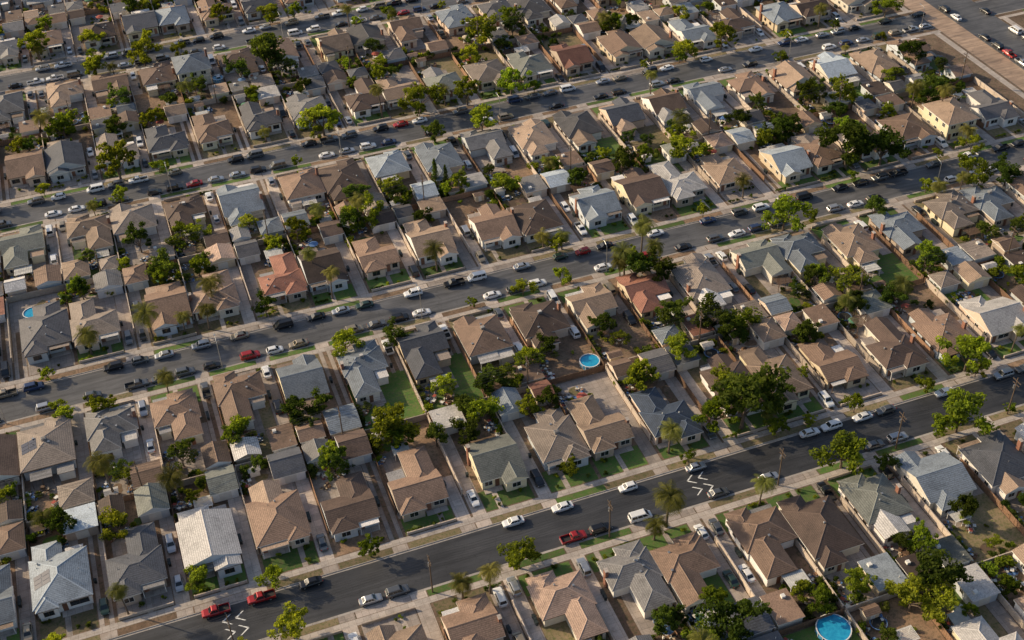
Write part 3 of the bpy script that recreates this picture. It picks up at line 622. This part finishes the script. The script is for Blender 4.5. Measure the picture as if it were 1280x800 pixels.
    if rng.random()<.25 and not clear and not backunit:
        x,y=wt(rng.uniform(-6,-2),rng.uniform(26.5,30)); add('palm_tree',PALMS[rng.randrange(3)],(x,y,.13),rng.uniform(0,6.28),rng.uniform(.8,1.15))
    if rng.random()<.33:
        x,y=wt(rng.uniform(-6,3),-2.5); add('street_tree',TREES[rng.randrange(7)],(x,y,.13),rng.uniform(0,6.28),tsc(.35,.65))
    if rng.random()<.4 and not backunit and sb<23:
        x,y=wt(-6.6,rng.uniform(sb+1,25)); add('hedge',HEDGE[rng.randrange(3)],(x,y,.13),math.pi/2*sg,rng.uniform(.85,1.15))
    if rng.random()<.3:
        x,y=w2(-6.9,.9); add('hedge',HEDGE[rng.randrange(3)],(x,y,.13),0 if sg>0 else math.pi,(.7,.7,.55))
    def item(name,me,t,s,rr=None,sc=1):
        x,y=wt(t,s); return add(name,me,(x,y,.13),rot if rr is None else rr,sc)
    if rng.random()<.55 and not backunit and not clear: item('storage_shed',SHED[rng.randrange(2)],rng.uniform(-5.3,-3),29.3,None,rng.uniform(.8,1.1))
    if rng.random()<.55 and sb<21.5: item('patio_cover',PATIO[rng.randrange(3)],rng.uniform(-3.5,0),sb+2.1,None,rng.uniform(.8,1.05))
    if rng.random()<.35 and sb<22.5: item('patio_umbrella_table',UMB[rng.randrange(5)],rng.uniform(-5,0),rng.uniform(23.3,24.3))
    if rng.random()<.1 and not clear and not backunit: item('trampoline',TRAMP,rng.uniform(-4.5,-1.5),27)
    for _ in range(rng.randint(3,7)):
        if backunit: tt,ss=rng.uniform(-6,0),rng.uniform(min(sb+.8,24.5),24.8)
        else: tt,ss=rng.choice([-6.1,-5.8,rng.uniform(-5,.5)]),rng.uniform(min(sb+1,25),30)
        item('yard_clutter',PILES[rng.randrange(4)],tt,ss,rng.uniform(0,6.28),rng.uniform(.6,1.1))
    for j in range(rng.randint(1,3)): item('wheelie_bin',BIN,4.6,s0+5.0+j*.8,rng.uniform(-.2,.2)+rot)
    if rng.random()<.55:
        x,y=wt(5.6,rng.uniform(2.6,5)); put_car(x,y,math.pi/2*(-sg),z=.148)
        if rng.random()<.4: x,y=wt(5.6,rng.uniform(15.5,18)); put_car(x,y,math.pi/2*(-sg),z=.148)
for ri,(row,Yf,sg) in enumerate(ROWS):
    for k in range(-6,27):
        X=X0+P*k
        if X>258 and X<295: continue
        if X>=295: X+=1
        if near_view(X,Yf+sg*14): lot(row,k,X,Yf,sg,1000*ri+k*7+3)

# ------------------------------------------------------------------ ground, streets
def big(name,x0,y0,x1,y1,z,mat): return sheet(name,[(x0,y0,x1,y1)],z,mat)
big('ground',-4000,-4000,4000,4000,-.02,EARTH)
XL,XE=-260,287
for i,Y in enumerate(STREETS):
    big('street',XL,Y-5.6,263,Y+5.6,.0,ASPH_D if i==1 else ASPH)
    big('street',XE,Y-5.6,520,Y+5.6,.0,ASPH)
big('avenue',263,-50,XE,700,.006,ASPH)
big('shoulder_pavement',263.5,-50,271.8,700,.012,ASPH_PB)
for xa,xb in ((XL,263.2),(XE-.2,520)):
    for a,b in zip(STREETS,STREETS[1:]):
        y0,y1=a+5.5,b-5.5
        mb=MB(); mb.box(xa,y0,-.02,xb,y1,.13,0); add('city_block_ground',mb.mesh('block_mesh',[YARDB]))
        mb=MB()
        for (p,q) in ((y0-.012,y0+.16),(y1-.16,y1+.012)): mb.box(xa,p,-.02,xb,q,.136,0)
        add('kerb',mb.mesh('kerb_mesh',[KERB]))
        sw=[(xa,y0+1.9,xb,y0+3.45),(xa,y1-3.45,xb,y1-1.9)]
        if xa>200: sw.append((xa+.6,y0+3.45,xa+2.8,y1-3.45))
        else: sw.append((xb-3,y0+3.45,xb-.8,y1-3.45))
        sheet('sidewalk',sw,.152,SIDE)
    for Y in STREETS: sheet('gutter',[(xa,Y-5.49,xb,Y-5.05),(xa,Y+5.05,xb,Y+5.49)],.006 if xa<200 else .003,KERB)
mk=MB()
for Xm in (96,-4):
    for sgn,yc in ((1,161.5-1.6),(-1,161.5+1.6)):
        for dx in (-1.3,1.3):
            cx=Xm+dx
            for s2 in (-1,1):
                mk.face([(cx-.9*sgn,yc+s2*1.25,0),(cx-.55*sgn,yc+s2*1.25,0),(cx+1.1*sgn,yc+s2*.05,0),(cx+.6*sgn,yc+s2*.05,0)],0)
me=mk.mesh('marking_mesh',[PAINTW]); add('road_marking',me,(0,0,.07))
for Xm in (96,-4):
    mb=MB(); n=8
    for j in range(n):
        a=-2.4+4.8*j/n; b=-2.4+4.8*(j+1)/n; f=lambda t:.004+.06*(1-(t/2.4)**2)
        mb.face([(a,-4.9,f(a)),(b,-4.9,f(b)),(b,4.9,f(b)),(a,4.9,f(a))],0)
    add('speed_hump',mb.mesh('hump_mesh',[ASPH_D]),(Xm,161.5,0))

# ------------------------------------------------------------------ street parking
fixed={1:{1:[(55,'white','sedan'),(66,'white','sedan'),(81,'white','hatch'),(97,'silver','sedan'),(125,'white','sedan'),(130.5,'white','suv'),(138.5,'white','sedan'),(144.5,'gray','sedan'),(-7,'red','pickup'),(2,'red','pickup'),(12,'black','sedan'),(160,'white','sedan'),(176,'silver','suv'),(182,'gray','sedan')],
          -1:[(22,'silver','sedan'),(27.5,'gray','suv'),(65,'red','pickup'),(71,'black','suv'),(80,'white','van'),(98,'gray','sedan'),(110,'silver','sedan'),(136,'gray','sedan'),(142,'silver','suv'),(158,'black','sedan'),(-14,'white','sedan')]}}
for i,Y in enumerate(STREETS):
    for sd in (1,-1):
        if i in fixed:
            for x,c,kd in fixed[i][sd]: put_car(x,Y+sd*4.25,0 if sd<0 else math.pi,kd,c)
            continue
        x=-90
        while x<255:
            x+=cr.uniform(5.6,6.6) if cr.random()<.5 else cr.uniform(8,19)
            if near_view(x,Y,60): put_car(x,Y+sd*(4.2+cr.uniform(-.15,.15)),0 if sd<0 else math.pi)
y=180
while y<430:
    y+=cr.uniform(5.8,7)*(1 if cr.random()<.6 else 2.3)
    if near_view(273.5,y,60): put_car(273.5,y,math.pi/2)
    if near_view(285,y,60) and cr.random()<.45: put_car(285.3,y,math.pi/2)

# ------------------------------------------------------------------ individually surveyed trees
hero=[(-23,418,5.0,0),(-5,420,3.7,0),(-6,398.4,4,0),(10,399,4.5,0),(39,421,4,0),(48,376,7,1),(56,413,4,0),(118,367,5.5,0),(116,333,5,0),(86,333,5,0),(100,315,4.5,0),(101,332,4,0),(55,332,5.5,0),(-19,360,5,0),(-6,331.2,5.5,0),(190,333,4.5,0),(252,332,4,0),(207,287,4.5,0),(201,292,3.5,1),(148,277,5,0),(189,255,7,1),(199,253,6,1),(194,262,5,0),(217,236,4.5,0),(225,231,4,1),(158,235.6,5,0),(85,315,3,1),(66,289,3,1),(55,283,4,0),(50,280,3.5,1),(112,230,4.5,1),(118,228,4,1),(176,331,3.5,0),(36,231,3.5,0),(48,229,3.1,1),(-1,277,4,1),(-10,285,2.4,0),(21,252.5,3,1),(-22,231,3.2,0),(-30,232,2.4,0),(38,198,4.6,0),(54,191,3.3,1),(47,193,2.8,1),(75,210,3.2,0),(109,199,3.6,0),(112,173,7.2,1),(119,177,5,1),(107,176,4.5,0),(169,170.5,5.4,0),(155,154.3,5,0),(126,154.4,4.8,0),(160,206,4.2,0),(166,197,3.2,1),(183,231,3.2,1),(124,119,5,1),(118,117,4,0),(83,123,5,1),(77,121,4,0),(52,154.2,3.7,0),(6,154.2,3.5,0),(-9,172.6,2.8,0),(71,174.5,2.3,0),(132,182,2,0),(114,184,3.6,0),(134,150,2.2,1),(120,205,4.5,1),(126,202,4,0),(114,211,3.5,1),(96,214,3,1),(62,204,3,1),(68,206,3,0),(81,212,2.6,1),(240,300,4,1),(229,273,3.6,1),(234,280,4,1)]
hr=random.Random(9)
for x,y,r,d in hero:
    m=(TREESD if d else TREES); me=m[hr.randrange(len(m))]; s=r/3.9
    add('tree',me,(x,y,.13),hr.uniform(0,6.28),(s,s,s*hr.uniform(.85,1.0)))
for x,y,i,s in [(116,235.7,1,1.15),(110.5,233.5,0,1.0),(-7,254.5,0,1.1),(-22,254.5,2,1.1),(9,260,0,1.1),(84,153.2,0,1.2),(39,151,2,.9),(44.5,150.5,0,.8),(100,250.5,2,.9),(95.5,252.5,2,.9),(36,263,1,.8),(229,268,1,1),(225,276,0,1),(120,235.6,2,1)]:
    add('palm_tree',PALMS[i],(x,y,.13),hr.uniform(0,6.28),s)
for x,y,s in [(78,292,1.0),(80.5,290,.85),(22,206,.7)]: add('cypress_tree',CYP,(x,y,.13),0,s)
pool('above_ground_pool',89,205.5,2.4); pool('above_ground_pool',102,118,3.3); pool('above_ground_pool',-34.5,275.5,2.2); pool('above_ground_pool',31,379,1.8)

# ------------------------------------------------------------------ utility poles and wires
def pole_mesh():
    mb=MB(); mb.tube([(0,0,-.1),(0,0,11)],[.17,.11],8,0); mb.box(-.08,-1.3,9.9,.08,1.3,10.05,0); mb.box(-.08,-1.0,9.0,.08,1.0,9.13,0)
    for y in (-1.2,-.6,.6,1.2): mb.cyl(0,y,10.05,10.25,.05,.04,6,1)
    mb.cyl(.0,.4,7.6,8.6,.24,.24,10,1); return mb.mesh('pole_mesh',[POLE,METAL])
PM=pole_mesh()
def lamp_mesh():
    mb=MB(); mb.tube([(0,0,-.1),(0,0,8),(0,.5,8.6),(0,2.2,8.8)],[.11,.08,.06,.05],8,0); mb.box(-.16,2.1,8.72,.16,2.85,8.88,0); mb.box(-.12,2.2,8.69,.12,2.75,8.719,1); mb.cyl(0,0,-.1,.4,.2,.16,8,0); return mb.mesh('lamp_mesh',[METAL,HEADL])
LM=lamp_mesh()
def line(pts):
    for x,y in pts: add('utility_pole',PM,(x,y,.13))
    mb=MB()
    for (xa,ya),(xb,yb) in zip(pts,pts[1:]):
        for dy,zz in ((-1.2,10.3),(-.6,10.3),(.6,10.3),(1.2,10.3),(-.9,9.15),(.9,9.15),(.15,7.2)):
            q=[(xa+(xb-xa)*t,ya+dy+(yb-ya)*t,zz-.9*4*t*(1-t)) for t in (0,.25,.5,.75,1)]; mb.tube(q,[.022]*5,4,0)
    add('overhead_wires',mb.mesh('wires_mesh',[WIRE]))
line([(x,154.9) for x in (-43,-5,34,72,111,140,169,207)])
for Y in (201.9,283.3,364.6): line([(x,Y) for x in range(-60,262,44)])
for Y in STREETS[2:]:
    for x in range(-50,255,50):
        if near_view(x,Y): add('street_lamp',LM,(x+7,Y-5.9,.13))

# ------------------------------------------------------------------ light, camera
az=math.radians(-52); el=math.radians(25)
sd=Vector((math.sin(az)*math.cos(el),math.cos(az)*math.cos(el),math.sin(el)))
L=bpy.data.lights.new('sun','SUN'); L.energy=5.0; L.angle=math.radians(.5); L.color=(1,.8,.53)
so=bpy.data.objects.new('sun',L); COL.objects.link(so); so.rotation_euler=(-sd).to_track_quat('-Z','Y').to_euler()
w=bpy.data.worlds.new('World'); SC.world=w; w.use_nodes=True; nt=w.node_tree
sk=nt.nodes.new('ShaderNodeTexSky'); sk.sky_type='NISHITA'; sk.sun_disc=False; sk.sun_elevation=el; sk.sun_rotation=az%(2*math.pi); sk.dust_density=2.5
nt.links.new(sk.outputs[0],nt.nodes['Background'].inputs[0]); nt.nodes['Background'].inputs[1].default_value=.135
SC.view_settings.view_transform='Standard'; SC.view_settings.look='None'; SC.view_settings.exposure=0

cam=bpy.data.cameras.new('Camera'); co=bpy.data.objects.new('Camera',cam); COL.objects.link(co)
cam.lens=36*F/1280; cam.clip_end=9000; cam.clip_start=1
fw=Vector((math.sin(AL)*math.cos(TH),math.cos(AL)*math.cos(TH),-math.sin(TH))); rt=Vector((math.cos(AL),-math.sin(AL),0)); up=rt.cross(fw)
R=rt*math.cos(RHO)-up*math.sin(RHO); U=rt*math.sin(RHO)+up*math.cos(RHO)
co.matrix_world=Matrix(((R.x,U.x,-fw.x,0),(R.y,U.y,-fw.y,0),(R.z,U.z,-fw.z,H),(0,0,0,1)))
SC.camera=co
print('houses',nh,'objects',len(bpy.data.objects))
